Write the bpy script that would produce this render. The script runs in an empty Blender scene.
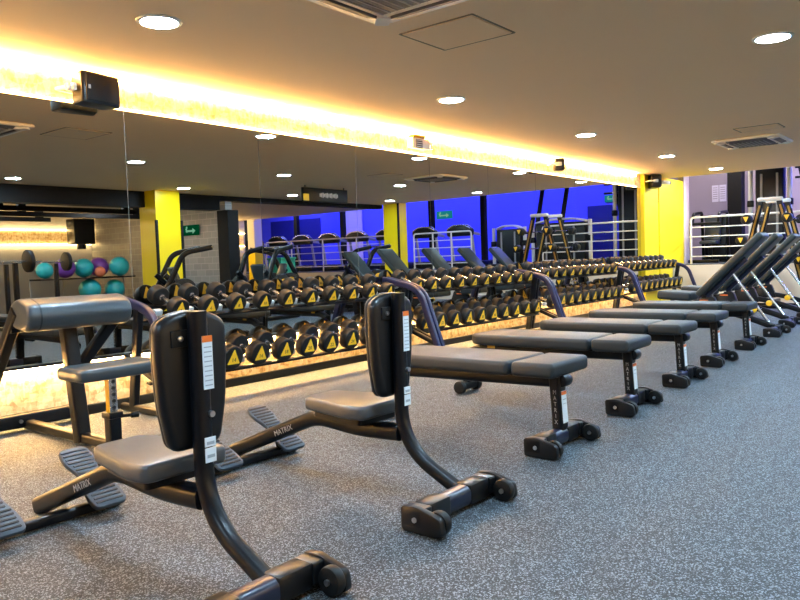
import bpy, bmesh, math, random
from mathutils import Vector, Matrix
random.seed(7)
C = bpy.context.scene.collection
PI = math.pi
def R(d): return math.radians(d)

# ------------------------------------------------------------------ materials
def mat(name, col, rough=0.5, metal=0.0, spec=0.5, bump=0.0, bscale=200.0, coat=0.0, var=0.0, vscale=8.0):
    m = bpy.data.materials.new(name); m.use_nodes = True
    nt = m.node_tree; b = nt.nodes['Principled BSDF']
    b.inputs['Base Color'].default_value = (*col, 1)
    b.inputs['Roughness'].default_value = rough
    b.inputs['Metallic'].default_value = metal
    b.inputs['Specular IOR Level'].default_value = spec
    b.inputs['Coat Weight'].default_value = coat
    tc = nt.nodes.new('ShaderNodeTexCoord')
    n = nt.nodes.new('ShaderNodeTexNoise'); n.inputs['Scale'].default_value = vscale
    n.inputs['Detail'].default_value = 4
    nt.links.new(tc.outputs['Object'], n.inputs['Vector'])
    r = nt.nodes.new('ShaderNodeMapRange')
    r.inputs['To Min'].default_value = max(0.02, rough - 0.05 - var * .2); r.inputs['To Max'].default_value = min(1, rough + 0.05 + var * .2)
    nt.links.new(n.outputs['Fac'], r.inputs['Value']); nt.links.new(r.outputs['Result'], b.inputs['Roughness'])
    if var > 0:
        mx = nt.nodes.new('ShaderNodeMix'); mx.data_type = 'RGBA'
        mx.inputs['A'].default_value = (*[c * (1 - var) for c in col], 1)
        mx.inputs['B'].default_value = (*[min(1, c * (1 + var)) for c in col], 1)
        nt.links.new(n.outputs['Fac'], mx.inputs['Factor']); nt.links.new(mx.outputs['Result'], b.inputs['Base Color'])
    if bump > 0:
        n2 = nt.nodes.new('ShaderNodeTexNoise'); n2.inputs['Scale'].default_value = bscale
        nt.links.new(tc.outputs['Object'], n2.inputs['Vector'])
        bp = nt.nodes.new('ShaderNodeBump'); bp.inputs['Strength'].default_value = bump; bp.inputs['Distance'].default_value = 0.002
        nt.links.new(n2.outputs['Fac'], bp.inputs['Height']); nt.links.new(bp.outputs['Normal'], b.inputs['Normal'])
    return m
def emit(name, col, strength):
    m = bpy.data.materials.new(name); m.use_nodes = True
    nt = m.node_tree; nt.nodes.clear()
    e = nt.nodes.new('ShaderNodeEmission'); e.inputs['Color'].default_value = (*col, 1); e.inputs['Strength'].default_value = strength
    o = nt.nodes.new('ShaderNodeOutputMaterial'); nt.links.new(e.outputs[0], o.inputs['Surface'])
    return m
def floor_mat():
    m = mat('speckled_rubber_floor', (.2, .21, .22), .62, spec=.30)
    nt = m.node_tree; b = nt.nodes['Principled BSDF']
    tc = nt.nodes.new('ShaderNodeTexCoord')
    def noise(scale, detail=2, rough=.5):
        n = nt.nodes.new('ShaderNodeTexNoise'); n.inputs['Scale'].default_value = scale
        n.inputs['Detail'].default_value = detail; n.inputs['Roughness'].default_value = rough
        nt.links.new(tc.outputs['Object'], n.inputs['Vector']); return n
    def ramp(src, a, b_, ca, cb):
        r = nt.nodes.new('ShaderNodeValToRGB'); e = r.color_ramp.elements
        e[0].position = a; e[0].color = (*ca, 1); e[1].position = b_; e[1].color = (*cb, 1)
        nt.links.new(src, r.inputs['Fac']); return r
    n2 = noise(230, 1, .5); n3 = noise(1.2, 2)
    def cells(scale):
        v = nt.nodes.new('ShaderNodeTexVoronoi'); v.inputs['Scale'].default_value = scale
        nt.links.new(tc.outputs['Object'], v.inputs['Vector'])
        sp = nt.nodes.new('ShaderNodeSeparateColor'); nt.links.new(v.outputs['Color'], sp.inputs['Color']); return sp.outputs[0]
    base = ramp(n3.outputs['Fac'], .3, .7, (.014, .019, .024), (.018, .023, .028))
    f1 = ramp(cells(205), .74, .82, (0, 0, 0), (1, 1, 1)); f2 = ramp(cells(340), .66, .84, (0, 0, 0), (.7, .7, .7)); f3 = ramp(cells(250), .45, .55, (.45, .45, .45), (1, 1, 1))
    m0 = nt.nodes.new('ShaderNodeMix'); m0.data_type = 'RGBA'; m0.blend_type = 'MULTIPLY'; m0.inputs['Factor'].default_value = 1
    nt.links.new(base.outputs['Color'], m0.inputs['A']); nt.links.new(f3.outputs['Color'], m0.inputs['B'])
    m1 = nt.nodes.new('ShaderNodeMix'); m1.data_type = 'RGBA'; m1.inputs['B'].default_value = (.056, .070, .083, 1)
    nt.links.new(f2.outputs['Color'], m1.inputs['Factor']); nt.links.new(m0.outputs['Result'], m1.inputs['A'])
    m2 = nt.nodes.new('ShaderNodeMix'); m2.data_type = 'RGBA'; m2.inputs['B'].default_value = (.18, .22, .255, 1)
    nt.links.new(f1.outputs['Color'], m2.inputs['Factor']); nt.links.new(m1.outputs['Result'], m2.inputs['A'])
    nt.links.new(m2.outputs['Result'], b.inputs['Base Color'])
    bp = nt.nodes.new('ShaderNodeBump'); bp.inputs['Strength'].default_value = .06; bp.inputs['Distance'].default_value = .001
    nt.links.new(n2.outputs['Fac'], bp.inputs['Height']); nt.links.new(bp.outputs['Normal'], b.inputs['Normal'])
    return m
def osb_mat():
    m = mat('strand_board', (.6, .42, .2), .6)
    nt = m.node_tree; b = nt.nodes['Principled BSDF']
    tc = nt.nodes.new('ShaderNodeTexCoord')
    cols = []
    mixprev = None
    for k, (sx, sz, ang) in enumerate(((26, 9, .5), (11, 30, -.4), (30, 22, 1.1))):
        mp = nt.nodes.new('ShaderNodeMapping'); mp.inputs['Scale'].default_value = (sx, 1, sz); mp.inputs['Rotation'].default_value = (0, ang, 0)
        nt.links.new(tc.outputs['Object'], mp.inputs['Vector'])
        v = nt.nodes.new('ShaderNodeTexVoronoi'); v.inputs['Scale'].default_value = 1.0
        nt.links.new(mp.outputs['Vector'], v.inputs['Vector'])
        r = nt.nodes.new('ShaderNodeSeparateColor'); nt.links.new(v.outputs['Color'], r.inputs['Color'])
        cols.append(r.outputs[k % 3])
    a = nt.nodes.new('ShaderNodeMath'); a.operation = 'ADD'; nt.links.new(cols[0], a.inputs[0]); nt.links.new(cols[1], a.inputs[1])
    a2 = nt.nodes.new('ShaderNodeMath'); a2.operation = 'ADD'; nt.links.new(a.outputs[0], a2.inputs[0]); nt.links.new(cols[2], a2.inputs[1])
    dv = nt.nodes.new('ShaderNodeMath'); dv.operation = 'DIVIDE'; dv.inputs[1].default_value = 3; nt.links.new(a2.outputs[0], dv.inputs[0])
    r = nt.nodes.new('ShaderNodeValToRGB'); e = r.color_ramp.elements
    e[0].position = .15; e[0].color = (.46, .29, .12, 1); e[1].position = .8; e[1].color = (.90, .76, .50, 1)
    x = e.new(.48); x.color = (.74, .56, .30, 1)
    nt.links.new(dv.outputs[0], r.inputs['Fac']); nt.links.new(r.outputs['Color'], b.inputs['Base Color'])
    return m
def brick_mat():
    m = mat('grey_wall_tile', (.2, .2, .2), .4)
    nt = m.node_tree; b = nt.nodes['Principled BSDF']
    tc = nt.nodes.new('ShaderNodeTexCoord'); mp = nt.nodes.new('ShaderNodeMapping')
    mp.inputs['Rotation'].default_value = (R(90), 0, R(90))
    nt.links.new(tc.outputs['Object'], mp.inputs['Vector'])
    sep = nt.nodes.new('ShaderNodeSeparateXYZ'); cmb = nt.nodes.new('ShaderNodeCombineXYZ')
    nt.links.new(tc.outputs['Object'], sep.inputs[0]); nt.links.new(sep.outputs['Y'], cmb.inputs['X']); nt.links.new(sep.outputs['Z'], cmb.inputs['Y'])
    br = nt.nodes.new('ShaderNodeTexBrick'); br.inputs['Scale'].default_value = 1.6
    br.inputs['Color1'].default_value = (.20, .20, .205, 1); br.inputs['Color2'].default_value = (.25, .25, .25, 1)
    br.inputs['Mortar'].default_value = (.33, .33, .33, 1); br.inputs['Mortar Size'].default_value = .012
    nt.links.new(cmb.outputs[0], br.inputs['Vector']); nt.links.new(br.outputs['Color'], b.inputs['Base Color'])
    return m

M = {}
M['floor'] = floor_mat(); M['osb'] = osb_mat(); M['tile'] = brick_mat()
M['ceiling'] = mat('ceiling_paint', (.94, .68, .40), .75, var=.02, vscale=1.5)
M['panel'] = mat('ceiling_panel_paint', (.92, .67, .39), .7)
M['black_paint'] = mat('black_ceiling_paint', (.006, .006, .007), .7, spec=.2)
M['yellow'] = mat('yellow_gloss_paint', (.95, .70, .006), .33, spec=.5, vscale=.6)
M['white'] = mat('white_paint', (.8, .79, .76), .4)
M['lilac'] = mat('lilac_grey_wall_paint', (.33, .28, .32), .6)
M['mauve'] = mat('mauve_beige_wall_paint', (.55, .45, .42), .6)
M['beige'] = mat('beige_wall_paint', (.62, .52, .42), .6)
M['tan'] = mat('tan_wall_paint', (.55, .44, .30), .6)
M['blue'] = mat('blue_wall_paint', (.07, .08, .85), .5)
M['darkblue'] = mat('dark_blue_panel', (.008, .010, .20), .4)
M['lavender'] = mat('lavender_panel', (.60, .48, .78), .5)
M['frame'] = mat('black_powder_coat', (.003, .004, .006), .34, spec=.24, bump=.08, bscale=400)
M['frame_blue'] = mat('blue_black_metallic_paint', (.006, .011, .034), .30, spec=.6)
M['rack_upright'] = mat('blue_reflection_black_coat', (.004, .007, .040), .42, spec=.4)  # black uprights; reflected blue light is put into the base colour
M['vinyl'] = mat('charcoal_vinyl', (.018, .024, .029), .50, spec=.26, bump=.15, bscale=900, var=.08, vscale=4)
M['vinyl_warm'] = mat('grey_green_vinyl', (.018, .023, .026), .50, spec=.26, bump=.15, bscale=900, var=.08, vscale=4)
M['vinyl_dark'] = mat('dark_green_black_vinyl', (.014, .021, .022), .45, spec=.35)
M['seat_vinyl'] = mat('light_charcoal_vinyl', (.050, .054, .060), .40, spec=.5, bump=.1, bscale=900)
M['vinyl_slate'] = mat('slate_vinyl', (.034, .046, .055), .36, spec=.55, bump=.1, bscale=900, var=.1, vscale=4)
M['plastic'] = mat('black_moulded_plastic', (.0035, .0045, .006), .38, spec=.35)
M['rubber'] = mat('black_rubber', (.007, .007, .007), .5, spec=.25)
M['foot_rubber'] = mat('dark_grey_rubber', (.032, .045, .062), .5, spec=.4)
M['chrome'] = mat('brushed_chrome', (.75, .75, .76), .22, metal=1)
M['steel'] = mat('steel_bolt', (.6, .6, .62), .3, metal=1)
M['rail'] = mat('cream_painted_rail', (.74, .70, .62), .3)
M['badge'] = mat('yellow_badge_print', (.90, .52, .015), .4)
M['ink'] = mat('black_ink', (.01, .01, .01), .5)
M['print'] = mat('white_print', (.72, .74, .76), .5)
M['dim_print'] = mat('faded_white_print', (.22, .23, .24), .5)
M['sticker'] = mat('white_sticker', (.66, .74, .80), .35)
M['sticker_line'] = mat('grey_sticker_print', (.30, .36, .42), .4)
M['orange'] = mat('orange_sticker_print', (.75, .16, .02), .4)
M['amber'] = mat('dark_amber_stripe', (.32, .17, .012), .4)
M['yellow_label'] = mat('amber_label', (.80, .45, .02), .4)
M['mirror'] = mat('mirror_glass', (.56, .56, .53), .0, metal=1)
for n_ in list(M['mirror'].node_tree.nodes):
    if n_.type == 'MAP_RANGE':
        n_.inputs['To Min'].default_value = 0; n_.inputs['To Max'].default_value = 0
M['seam'] = mat('mirror_edge', (.45, .45, .42), .25, metal=.6)
M['lamp'] = emit('downlight_glow', (.53, .78, 1.0), 560)
M['lamp_back'] = emit('downlight_glow_dim', (.90, .96, 1.0), 55)
M['led'] = emit('warm_led_strip', (1.0, .56, .17), 185)
M['led_low'] = emit('warm_led_strip_low', (1.0, .58, .20), 240)
M['led_mid'] = emit('warm_led_strip_mid', (1.0, .60, .22), 26)
M['led_far'] = emit('warm_led_strip_far', (1.0, .68, .28), 60)
M['blue_lamp'] = emit('blue_led_panel', (.20, .24, 1.0), 115)
M['cold_lamp'] = emit('cold_light_panel', (1.0, .88, .84), 62)
M['exit'] = emit('exit_sign_green', (.0, .12, .04), .5)
M['exit_mark'] = emit('exit_sign_mark', (.4, .9, .6), .6)
M['exit_cyan'] = emit('exit_sign_cyan', (.02, .40, .45), .6)
M['ac_white'] = mat('off_white_plastic', (.86, .80, .70), .45)
M['ac_dark'] = mat('dark_grille', (.10, .095, .10), .6)
M['hatch_line'] = mat('hatch_joint', (.22, .17, .11), .7)
M['teal'] = mat('teal_ball_vinyl', (.02, .42, .50), .35)
M['purple'] = mat('purple_ball_vinyl', (.16, .05, .40), .35)
M['coral'] = mat('coral_ball_vinyl', (.72, .20, .10), .4)
M['green'] = mat('green_plastic', (.0, .20, .11), .45)
M['grey'] = mat('grey_metal_paint', (.30, .30, .31), .45)
M['saddle'] = mat('pale_grey_plastic', (.42, .47, .52), .4)
M['paper'] = mat('paper_sheet', (.70, .66, .74), .6)

# ------------------------------------------------------------------ mesh helpers
class MB:
    def __init__(s):
        s.bm = bmesh.new(); s.mi = 0
    def _fin(s, faces):
        for f in faces: f.material_index = s.mi
    def add(s, verts, faces, mtx=None):
        vs = [s.bm.verts.new(mtx @ Vector(v) if mtx else Vector(v)) for v in verts]
        out = []
        for f in faces:
            try: out.append(s.bm.faces.new([vs[i] for i in f]))
            except ValueError: pass
        s._fin(out); return out
    def box(s, c, size, rot=None, bev=0.0, seg=2):
        hx, hy, hz = [d / 2 for d in size]
        t = bmesh.new()
        bmesh.ops.create_cube(t, size=1)
        for v in t.verts: v.co = Vector((v.co.x * size[0], v.co.y * size[1], v.co.z * size[2]))
        if bev > 0:
            bmesh.ops.bevel(t, geom=list(t.edges), offset=min(bev, min(hx, hy, hz) * .98), segments=seg, profile=.5, affect='EDGES')
        mtx = Matrix.Translation(c)
        if rot is not None: mtx = mtx @ (rot if isinstance(rot, Matrix) else Matrix.Rotation(rot[0], 4, rot[1]))
        return s.merge(t, mtx)
    def merge(s, t, mtx=None):
        t.verts.index_update()
        vs = [s.bm.verts.new(mtx @ v.co if mtx else v.co) for v in t.verts]
        out = []
        for f in t.faces:
            try: out.append(s.bm.faces.new([vs[v.index] for v in f.verts]))
            except ValueError: pass
        t.free(); s._fin(out); return out
    def merge_mesh(s, me, mtx):
        vs = [s.bm.verts.new(mtx @ v.co) for v in me.vertices]
        out = []
        for p in me.polygons:
            try: out.append(s.bm.faces.new([vs[i] for i in p.vertices]))
            except ValueError: pass
        s._fin(out)
    def lathe(s, p0, axis, prof, seg=24):
        # prof: list of (distance along axis, radius)
        a = Vector(axis).normalized(); u = a.orthogonal().normalized(); w = a.cross(u)
        verts = []; faces = []
        for d, r in prof:
            for k in range(seg):
                t = 2 * PI * k / seg
                verts.append(Vector(p0) + a * d + (u * math.cos(t) + w * math.sin(t)) * r)
        n = len(prof)
        for i in range(n - 1):
            for k in range(seg):
                k2 = (k + 1) % seg
                faces.append((i * seg + k, i * seg + k2, (i + 1) * seg + k2, (i + 1) * seg + k))
        faces.append(tuple(range(seg))[::-1]); faces.append(tuple((n - 1) * seg + k for k in range(seg)))
        return s.add(verts, faces)
    def cyl(s, p0, p1, r, seg=16, bev=0.0):
        p0 = Vector(p0); p1 = Vector(p1); L = (p1 - p0).length
        pr = [(0, r), (L, r)] if bev <= 0 else [(0, r - bev), (bev * .3, r - bev * .3), (bev, r), (L - bev, r), (L - bev * .3, r - bev * .3), (L, r - bev)]
        return s.lathe(p0, p1 - p0, pr, seg)
    def sphere(s, c, r, seg=20, scale=(1, 1, 1)):
        t = bmesh.new(); bmesh.ops.create_uvsphere(t, u_segments=seg, v_segments=seg // 2 + 2, radius=r)
        return s.merge(t, Matrix.Translation(c) @ Matrix.Diagonal((*scale, 1)))
    def sweep(s, path, w, h=None, side=(1, 0, 0), round_=.3, n=4):
        # sweep a rounded rectangle (w along side axis, h along the normal) along a path
        h = h or w
        rr = min(w, h) * round_
        prof = []
        for (cx, cy, a0) in ((w / 2 - rr, h / 2 - rr, 0), (-w / 2 + rr, h / 2 - rr, 90), (-w / 2 + rr, -h / 2 + rr, 180), (w / 2 - rr, -h / 2 + rr, 270)):
            for k in range(n + 1):
                a = R(a0 + 90 * k / n); prof.append((cx + rr * math.cos(a), cy + rr * math.sin(a)))
        P = [Vector(p) for p in path]; verts = []; m = len(prof); sd0 = Vector(side).normalized()
        for i, p in enumerate(P):
            if i == 0: t = P[1] - P[0]; k = 1
            elif i == len(P) - 1: t = P[-1] - P[-2]; k = 1
            else:
                a = (P[i] - P[i - 1]).normalized(); b = (P[i + 1] - P[i]).normalized(); t = a + b
                k = 1 / max(.5, math.sqrt((1 + a.dot(b)) / 2))
            t.normalize()
            sd = (sd0 - t * sd0.dot(t)).normalized(); nn = t.cross(sd)
            for x, y in prof: verts.append(p + sd * x + nn * y * k)
        faces = []
        for i in range(len(P) - 1):
            for k in range(m):
                k2 = (k + 1) % m
                faces.append((i * m + k, i * m + k2, (i + 1) * m + k2, (i + 1) * m + k))
        faces.append(tuple(range(m))[::-1]); faces.append(tuple((len(P) - 1) * m + k for k in range(m)))
        return s.add(verts, faces)
    def prism(s, pts, d0, d1, plane='xy', mtx=None, bev=0.0, seg=2):
        # extrude a 2D outline from d0 to d1 along the remaining axis
        def to(p, d):
            return {'xy': (p[0], p[1], d), 'xz': (p[0], d, p[1]), 'yz': (d, p[0], p[1])}[plane]
        t = bmesh.new(); n = len(pts)
        a = [t.verts.new(to(p, d0)) for p in pts]; b = [t.verts.new(to(p, d1)) for p in pts]
        t.faces.new(a); t.faces.new(b)
        for k in range(n): t.faces.new((a[k], a[(k + 1) % n], b[(k + 1) % n], b[k]))
        bmesh.ops.recalc_face_normals(t, faces=t.faces)
        if bev > 0:
            ed = [e for e in t.edges if (e.verts[0] in a) == (e.verts[1] in a)]
            bmesh.ops.bevel(t, geom=ed, offset=bev, segments=seg, profile=.5, affect='EDGES')
        return s.merge(t, mtx)
    def build(s, name, mats, parent=None, loc=None, smooth=40, recalc=True):
        if recalc: bmesh.ops.recalc_face_normals(s.bm, faces=s.bm.faces)
        me = bpy.data.meshes.new(name); s.bm.to_mesh(me); s.bm.free()
        for m in (mats if isinstance(mats, (list, tuple)) else [mats]): me.materials.append(m)
        if smooth:
            me.shade_smooth(); me.set_sharp_from_angle(angle=R(smooth))
        o = bpy.data.objects.new(name, me); C.objects.link(o)
        if parent: o.parent = parent
        if loc: o.location = loc
        return o
def rpoly(pts, r, n=5):
    # round the corners of a polygon
    out = []
    N = len(pts)
    for i in range(N):
        p = Vector(pts[i]); a = Vector(pts[i - 1]); b = Vector(pts[(i + 1) % N])
        rr = r[i] if isinstance(r, (list, tuple)) else r
        da = (a - p); db = (b - p); rr = min(rr, da.length * .48, db.length * .48)
        s_ = p + da.normalized() * rr; e_ = p + db.normalized() * rr
        for k in range(n + 1):
            t = k / n; q = s_ * (1 - t) ** 2 + p * 2 * t * (1 - t) + e_ * t ** 2
            out.append(tuple(q))
    return out
def fillet(path, r, n=7):
    P = [Vector(p) for p in path]; out = [P[0]]
    for i in range(1, len(P) - 1):
        da = P[i - 1] - P[i]; db = P[i + 1] - P[i]
        rr = min(r[i - 1] if isinstance(r, (list, tuple)) else r, da.length * .49, db.length * .49)
        s_ = P[i] + da.normalized() * rr; e_ = P[i] + db.normalized() * rr
        for k in range(n + 1):
            t = k / n; out.append(s_ * (1 - t) ** 2 + P[i] * 2 * t * (1 - t) + e_ * t ** 2)
    out.append(P[-1]); return out
_tc = {}
def text_mesh(txt, size, depth=.0008):
    key = (txt, size)
    if key not in _tc:
        cu = bpy.data.curves.new('t', 'FONT'); cu.body = txt; cu.size = size; cu.align_x = 'CENTER'; cu.align_y = 'CENTER'; cu.extrude = depth; cu.resolution_u = 2
        o = bpy.data.objects.new('t', cu); C.objects.link(o)
        bpy.context.view_layer.update()
        me = bpy.data.meshes.new_from_object(o.evaluated_get(bpy.context.evaluated_depsgraph_get()))
        bpy.data.objects.remove(o); bpy.data.curves.remove(cu); _tc[key] = me
    return _tc[key]
def basis(origin, xdir, ydir):
    x = Vector(xdir).normalized(); y = Vector(ydir).normalized(); z = x.cross(y)
    m = Matrix((x, y, z)).transposed().to_4x4(); m.translation = Vector(origin); return m
def tag(o, label, cat, group=None, kind=None):
    if label: o['label'] = label
    if cat: o['category'] = cat
    if group: o['group'] = group
    if kind: o['kind'] = kind
    return o
def thing(name, label, cat, loc=(0, 0, 0), rz=0, group=None):
    o = bpy.data.objects.new(name, None); o.empty_display_size = .1; C.objects.link(o)
    o.location = loc; o.rotation_euler = (0, 0, rz)
    return tag(o, label, cat, group)
def dup(root, loc, rz=0, label=None):
    r = root.copy(); C.objects.link(r); r.location = loc; r.rotation_euler = (0, 0, rz)
    if label: r['label'] = label
    for ch in list(root.children):
        c = ch.copy(); C.objects.link(c); c.parent = r
        for g in list(ch.children):
            d = g.copy(); C.objects.link(d); d.parent = c
    return r
def struct(mb, name, m, label=None, cat=None):
    o = mb.build(name, m); o['kind'] = 'structure'
    if label: o['label'] = label
    if cat: o['category'] = cat
    return o
ORD = ['first', 'second', 'third', 'fourth', 'fifth', 'sixth', 'seventh', 'eighth', 'ninth', 'tenth', 'eleventh', 'twelfth']

# ------------------------------------------------------------------ dimensions
H = 2.84; D = 5.82; MB_Z = .47; MT_Z = 2.555
XE = 17.0      # where the low ceiling ends
XP = 17.3; ZP = .85   # raised platform

# ------------------------------------------------------------------ setting
b = MB(); b.box((6.65, -1.6, -.05), (21.3, 15.0, .1)); struct(b, 'floor', M['floor'], 'grey rubber gym floor with white speckles', 'floor')
b = MB(); b.box((6.5, 1.61, H + .06), (21, 8.42, .12)); struct(b, 'ceiling', M['ceiling'], 'low plastered ceiling over the dumbbell area', 'ceiling')
b = MB(); b.box((5.8, D + .1, 1.45), (19.6, .1, 2.9)); struct(b, 'wall_left', M['white'], 'wall behind the mirrors', 'wall')
b = MB(); b.box((5.8, D + .03, (MT_Z + H) / 2), (19.6, .05, H - MT_Z)); struct(b, 'trim_1', M['osb'], 'strand board band glowing above the mirrors', 'wall panel')
b = MB(); b.box((5.8, D + .03, .27), (19.6, .05, .40)); struct(b, 'trim_2', M['osb'], 'strand board band below the mirrors', 'wall panel')
b = MB(); b.box((5.8, D - .005, .04), (19.6, .05, .08), bev=.006); struct(b, 'baseboard_left', M['plastic'], 'black skirting under the strand board', 'skirting')
b = MB(); b.box((5.8, D - .015, MB_Z - .012), (19.6, .07, .022), bev=.004); struct(b, 'trim_3', M['frame'], 'black ledge under the mirrors', 'ledge')
# led strips
b = MB(); b.box((5.7, D - .005, H - .040), (19.2, .03, .024)); tag(b.build('led_strip', M['led'], smooth=0), 'long warm light strip in the corner of ceiling and wall', 'light strip')
b = MB(); b.box((5.7, D - .009, MT_Z + .008), (19.2, .03, .010)); tag(b.build('led_strip', M['led_mid'], smooth=0), 'thin warm light strip along the top of the mirrors', 'light strip')
b = MB(); b.box((5.7, D - .015, MB_Z - .029), (19.2, .03, .010)); tag(b.build('led_strip', M['led_low'], smooth=0), 'warm light strip under the ledge below the mirrors', 'light strip')
# mirrors
seams = [-.9, .58, 2.06, 3.53, 5.02, 6.49, 7.96, 9.43, 10.9, 12.37, 13.84, 15.58]
mir_lab = ['tall wall mirror panel in front of the camera side, out of sight', 'wall mirror panel at far left, mostly out of frame',
 'wall mirror panel behind the preacher curl bench, leftmost in the photo', 'wall mirror panel with the tall yellow pillar reflected, right of the leftmost panel',
 'wall mirror panel behind the middle of the nearest dumbbell rack', 'wall mirror panel with the hanging sign reflected',
 'wall mirror panel with the second yellow pillar reflected', 'wall mirror panel behind the second dumbbell rack',
 'wall mirror panel behind the join of second and third racks', 'wall mirror panel behind the middle of the third dumbbell rack',
 'wall mirror panel behind the join of third and fourth racks', 'last wall mirror panel, next to the yellow wall panel']
for i in range(len(seams) - 1):
    x0, x1 = seams[i], seams[i + 1]
    b = MB(); b.box(((x0 + x1) / 2, D + .006, (MB_Z + MT_Z) / 2), (x1 - x0 - .006, .012, MT_Z - MB_Z))
    tag(b.build('mirror_panel', M['mirror'], smooth=0), mir_lab[i], 'mirror', 'wall mirror panels')
b = MB()
for x in seams: b.box((x, D + .008, (MB_Z + MT_Z) / 2), (.012, .006, MT_Z - MB_Z))
struct(b, 'trim_4', M['seam'], 'thin joints between the mirror panels', 'mirror joint')

# yellow panel / column at the end of the mirror wall
b = MB(); b.box((16.02, D - .03, H / 2), (.84, .10, H)); b.box((17.28, D - .04, H / 2), (1.64, .12, H))
struct(b, 'wall_back', M['yellow'], 'bright yellow wall panel at the end of the mirrors', 'wall panel')
b = MB(); b.box((18.32, D - .04, 1.6), (.40, .14, 3.2)); struct(b, 'trim_5', M['beige'], 'beige wall end beside the yellow panel', 'wall')
# raised platform area
b = MB(); b.box(((XP + 22) / 2, -3.0, ZP / 2), (22 - XP, 21, ZP)); struct(b, 'trim_6', M['beige'], 'raised platform with a beige front', 'platform')
b = MB(); b.box(((XP + .03 + 22) / 2, -3.0, ZP + .01), (22 - XP - .03, 21, .02)); struct(b, 'trim_7', M['foot_rubber'], 'dark floor on the raised platform', 'platform floor')
b = MB(); b.box((21.75, -5.0, 2.4), (.2, 17.5, 4.8)); struct(b, 'wall_far', M['blue'], 'blue wall behind the raised platform', 'wall')
b = MB(); b.box((21.75, 4.4, 2.4), (.2, 1.3, 4.8)); struct(b, 'wall_end', M['mauve'], 'mauve beige wall right of the black column', 'wall')
b = MB(); b.box((21.75, 6.4, 2.4), (.2, 2.7, 4.8)); struct(b, 'wall_corner', M['lilac'], 'lilac grey wall behind the railing', 'wall')
b = MB(); b.box((19.6, 7.7, 2.4), (4.6, .1, 4.8)); struct(b, 'wall_side', M['lilac'], 'side wall of the platform', 'wall')
b = MB(); b.box((19.5, -3.0, 4.65), (5.2, 21.6, .1)); struct(b, 'trim_8', M['black_paint'], 'dark high ceiling above the platform', 'ceiling')
b = MB(); b.box((XE - .01, 1.61, 3.8), (.06, 8.42, 1.7)); struct(b, 'trim_9', M['black_paint'], 'dark bulkhead above the ceiling edge', 'bulkhead')
b = MB(); b.box((20.3, 5.08, 2.35), (.34, .34, 3.3)); struct(b, 'trim_10', M['black_paint'], 'black square column on the platform', 'column')
# second zone seen in the mirrors
b = MB(); b.box((4.2, -2.75, H - .16), (13.6, .34, .36)); b.box((14.0, -2.75, H - .05), (6.0, .34, .12)); struct(b, 'trim_11', M['black_paint'], 'black beam across the ceiling', 'beam')
b = MB(); b.box((5.6, -6.0, 2.80), (22.8, 6.4, .1)); struct(b, 'trim_12', M['tan'], 'ceiling of the second training area', 'ceiling')
b = MB(); b.box((5.6, -9.05, 1.45), (22.8, .1, 2.9)); struct(b, 'wall_right', M['grey'], 'far wall of the second training area', 'wall')
b = MB(); b.box((3.6, -8.97, 2.13), (15.2, .05, .38)); b.box((14.2, -8.97, 2.05), (5.4, .05, .40)); struct(b, 'trim_13', M['osb'], 'strand board band on the far wall', 'wall panel')
b = MB(); b.box((3.6, -8.93, 2.335), (15.2, .05, .02)); b.box((3.6, -8.93, 1.93), (15.2, .05, .02)); b.box((14.2, -8.93, 1.84), (5.4, .05, .02)); b.box((14.2, -8.93, 2.28), (5.4, .05, .02))
tag(b.build('led_strip', M['led_far'], smooth=0), 'warm light strips along the strand board on the far wall', 'light strip')
b = MB(); b.box((11.35, -5.85, 1.4), (.2, 6.3, 2.8)); struct(b, 'wall_tile', M['tile'], 'grey tiled partition wall', 'wall')
b = MB(); b.box((11.25, -2.62, 1.25), (.32, .40, 2.5)); struct(b, 'trim_14', M['black_paint'], 'black column at the end of the tiled wall', 'column')
b = MB(); b.box((9.32, -2.5, H / 2), (.60, .62, H)); struct(b, 'trim_15', M['yellow'], 'yellow pillar by the black beam', 'pillar')
b = MB()
for px, py in ((9.02 - .012, -2.17), (9.64, -2.18)): b.box((px, py, 1.1), (.05, .05, 2.2))
struct(b, 'trim_16', M['black_paint'], 'black corner guards of the yellow pillar', 'corner guard')
b = MB(); b.box((17.02, -2.12, 1.65), (.40, .56, 3.3)); struct(b, 'trim_17', M['yellow'], 'yellow pillar at the platform edge', 'pillar')
b = MB(); b.box((16.81, -1.83, 1.5), (.05, .05, 2.9)); struct(b, 'trim_18', M['black_paint'], 'black corner guard of the platform pillar', 'corner guard')
b = MB(); b.box((17.0, -8.45, 2.4), (.35, .35, 1.5)); b.mi = 1; b.box((17.0, -8.45, .85), (.36, .36, 1.64)); struct(b, 'trim_19', [M['white'], M['yellow']], 'white and yellow pillar near the blue wall', 'pillar')
b = MB(); b.box((-4.05, -1.6, 1.5), (.1, 15, 3.0)); struct(b, 'wall_front', M['lilac'], 'wall at the near end of the gym', 'wall')

# dark and lavender panels on the blue wall
def wallpanel(y0, y1, z0, z1, m, label, name='wall_panel'):
    b = MB(); b.box((21.615, (y0 + y1) / 2, (z0 + z1) / 2), (.05, abs(y1 - y0), z1 - z0)); return tag(b.build(name, M[m], smooth=0), label, 'panel')
wallpanel(-12.8, -9.8, ZP, 3.0, 'darkblue', 'dark blue panel low on the blue wall, left in the mirror')
wallpanel(-8.5, -7.5, ZP, 3.2, 'lavender', 'pale lavender lit doorway panel on the blue wall', 'door_panel')
wallpanel(1.9, 2.75, ZP, 2.65, 'darkblue', 'dark blue door panel on the blue wall, right in the mirror')

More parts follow.
